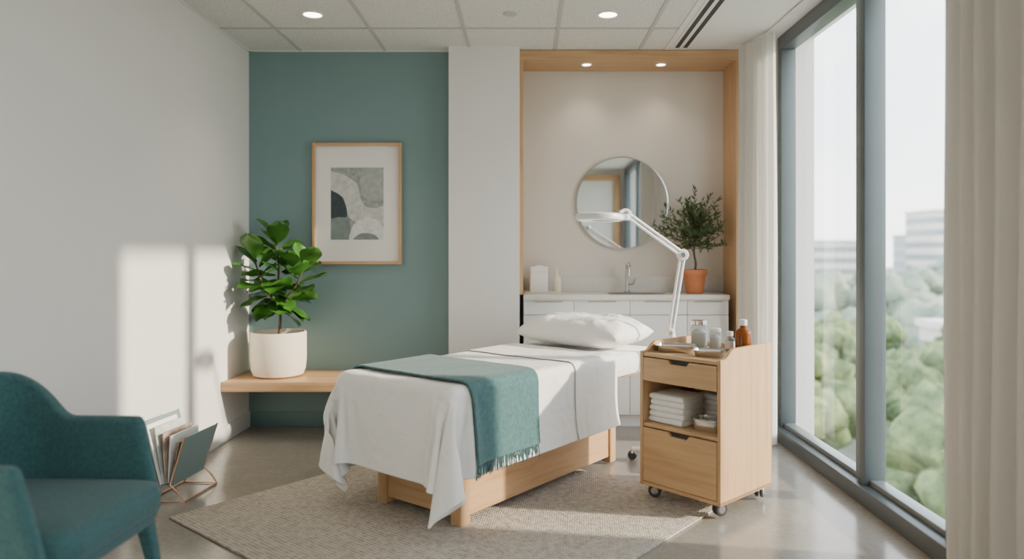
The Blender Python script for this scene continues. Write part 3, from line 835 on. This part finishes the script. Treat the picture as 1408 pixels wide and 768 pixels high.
# ------------------------------------------------------------ outside
def foliage(name,c0,c1,c2,sc):
    m,nt,b=nodes_mat(name); tc=nt.nodes.new('ShaderNodeTexCoord'); n=nt.nodes.new('ShaderNodeTexNoise'); n.inputs['Scale'].default_value=sc; n.inputs['Detail'].default_value=6; n.inputs['Roughness'].default_value=.7
    nt.links.new(tc.outputs['Object'],n.inputs['Vector']); r=ramp(nt,[(.36,c0),(.5,c1),(.64,c2)]); nt.links.new(n.outputs['Fac'],r.inputs['Fac']); nt.links.new(r.outputs[0],b.inputs['Base Color'])
    b.inputs['Roughness'].default_value=1; b.inputs['Specular IOR Level'].default_value=.1; return m
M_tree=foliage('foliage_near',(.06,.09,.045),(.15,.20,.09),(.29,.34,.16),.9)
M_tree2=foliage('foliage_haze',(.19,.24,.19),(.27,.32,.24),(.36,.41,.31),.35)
M_gnd=mat('ground_grass',(.33,.34,.27),.95,vary=.3,nscale=.05)
M_b1=mat('building_pale',(.66,.63,.59),.8,vary=.1,nscale=.2); M_b2=mat('building_grey',(.46,.47,.48),.8,vary=.1,nscale=.2)
M_bw=mat('building_windows',(.28,.31,.34),.25)
box('ground',5,700,-300,700,-14.5,-14,M_gnd)
bmt=bmesh.new(); bmesh.ops.create_icosphere(bmt,subdivisions=2,radius=1)
ICV=[v.co.copy() for v in bmt.verts]; ICF=[tuple(v.index for v in f.verts) for f in bmt.faces]; bmt.free()
def trees(name,cnt,rng,mt,seed):
    rnd=random.Random(seed); vs=[];fs=[]
    for i in range(cnt):
        y=rnd.uniform(*rng[0]); k=rnd.uniform(*rng[1]); x=k*y+rng[2]; r=rnd.uniform(*rng[3]); zt=rnd.uniform(*rng[4])
        for q in range(12):
            a=rnd.uniform(0,6.28); e=rnd.uniform(-.4,1.4); rd=r*.62; s_=rnd.uniform(.34,.55)*r
            c_=Vector((x+rd*math.cos(a)*math.cos(e),y+rd*math.sin(a)*math.cos(e),zt-r*1.15+rd*math.sin(e)*1.1))
            b0=len(vs)
            for v in ICV:
                w_=c_+v*s_; f_=1+.5*noise.noise(w_*1.1)+.5*noise.noise(w_*3.1)
                vs.append((c_.x+v.x*s_*f_,c_.y+v.y*s_*f_,c_.z+v.z*s_*f_*.85))
            fs+=[(a_+b0,b_+b0,c2_+b0) for a_,b_,c2_ in ICF]
        b0=len(vs)
        for zz in (-14,zt-r):
            for k2 in range(6): vs.append((x+.35*math.cos(k2*1.047),y+.35*math.sin(k2*1.047),zz))
        for k2 in range(6): fs.append((b0+k2,b0+(k2+1)%6,b0+6+(k2+1)%6,b0+6+k2))
    me=bpy.data.meshes.new(name); me.from_pydata(vs,[],fs); me.update(); me.materials.append(mt)
    for p in me.polygons: p.use_smooth=True
    o=bpy.data.objects.new(name,me); COL.objects.link(o)
trees('tree_grove',62,((18,62),(.25,.85),2,(2.0,3.4),(-8.5,-3.0)),M_tree,1)
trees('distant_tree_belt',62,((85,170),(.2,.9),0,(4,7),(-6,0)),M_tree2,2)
def building(x,y,z1,w,d,mt,fl):
    g=grp('office_building',(x,y,0))
    box('mass',-w/2,w/2,-d/2,d/2,-14,z1,mt,g)
    box('parapet',-w/2-.3,w/2+.3,-d/2-.3,d/2+.3,z1,z1+.7,mt,g)
    for i in range(fl):
        z=z1-2.2-3.4*i
        if z<-13: break
        box('window_band_%d'%i,-w/2-.05,w/2+.05,-d/2-.06,d/2+.06,z-.8,z+.8,M_bw,g)
building(118,205,12,14,16,M_b1,6)
building(140,240,6,30,16,M_b2,5)
building(46,72,-6.4,11,6,M_b1,1)
building(29,68,-6.8,7,6,M_b1,1)
building(95,230,4,24,14,M_b1,4)

# ------------------------------------------------------------ world, sun, camera
w=bpy.data.worlds.new('sky'); scene.world=w; w.use_nodes=True; nt=w.node_tree
bg=nt.nodes['Background']; tc=nt.nodes.new('ShaderNodeTexCoord'); sx=nt.nodes.new('ShaderNodeSeparateXYZ')
nt.links.new(tc.outputs['Generated'],sx.inputs[0])
r=ramp(nt,[(.0,(.88,.89,.88)),(.12,(.82,.87,.90)),(.5,(.62,.74,.88)),(1.,(.48,.63,.84))]); nt.links.new(sx.outputs['Z'],r.inputs['Fac'])
n=nt.nodes.new('ShaderNodeTexNoise'); n.inputs['Scale'].default_value=3.; n.inputs['Detail'].default_value=5
mp=nt.nodes.new('ShaderNodeMapping'); mp.inputs['Scale'].default_value=(1,1,3); nt.links.new(tc.outputs['Generated'],mp.inputs[0]); nt.links.new(mp.outputs[0],n.inputs['Vector'])
r2=ramp(nt,[(.42,(0,0,0)),(.68,(1,1,1))]); nt.links.new(n.outputs['Fac'],r2.inputs['Fac'])
mx=nt.nodes.new('ShaderNodeMix'); mx.data_type='RGBA'; nt.links.new(r2.outputs[0],mx.inputs[0]); nt.links.new(r.outputs[0],mx.inputs[6]); mx.inputs[7].default_value=(.98,.96,.93,1)
nt.links.new(mx.outputs[2],bg.inputs['Color']); bg.inputs['Strength'].default_value=6.0
s=bpy.data.lights.new('sun','SUN'); s.energy=9.5; s.angle=R(1.9); s.color=(1,.85,.65)
so=bpy.data.objects.new('sun',s); COL.objects.link(so); so.rotation_euler=Vector((-1,.17,-.36)).to_track_quat('-Z','Y').to_euler()
for nm,a,b_ in (('window_portal',2.92,4.9),('window_portal',-1.58,1.23)):
    l=bpy.data.lights.new(nm,'AREA'); l.shape='RECTANGLE'; l.size=2.6; l.size_y=b_-a; l.cycles.is_portal=True
    o=bpy.data.objects.new(nm,l); COL.objects.link(o); o.location=(1.87,(a+b_)/2,1.35); o.rotation_euler=(0,R(90),0)
cam=bpy.data.cameras.new('camera'); co=bpy.data.objects.new('camera',cam); COL.objects.link(co)
co.location=(0,0,1.26); co.rotation_euler=(R(90),0,0)
cam.sensor_width=36; cam.lens=36*1000/1408; cam.shift_x=-20/1408; cam.shift_y=-39/1408
cam.clip_start=.05; cam.clip_end=2000
cam.dof.use_dof=True; cam.dof.focus_distance=4.1; cam.dof.aperture_fstop=1.0
scene.camera=co
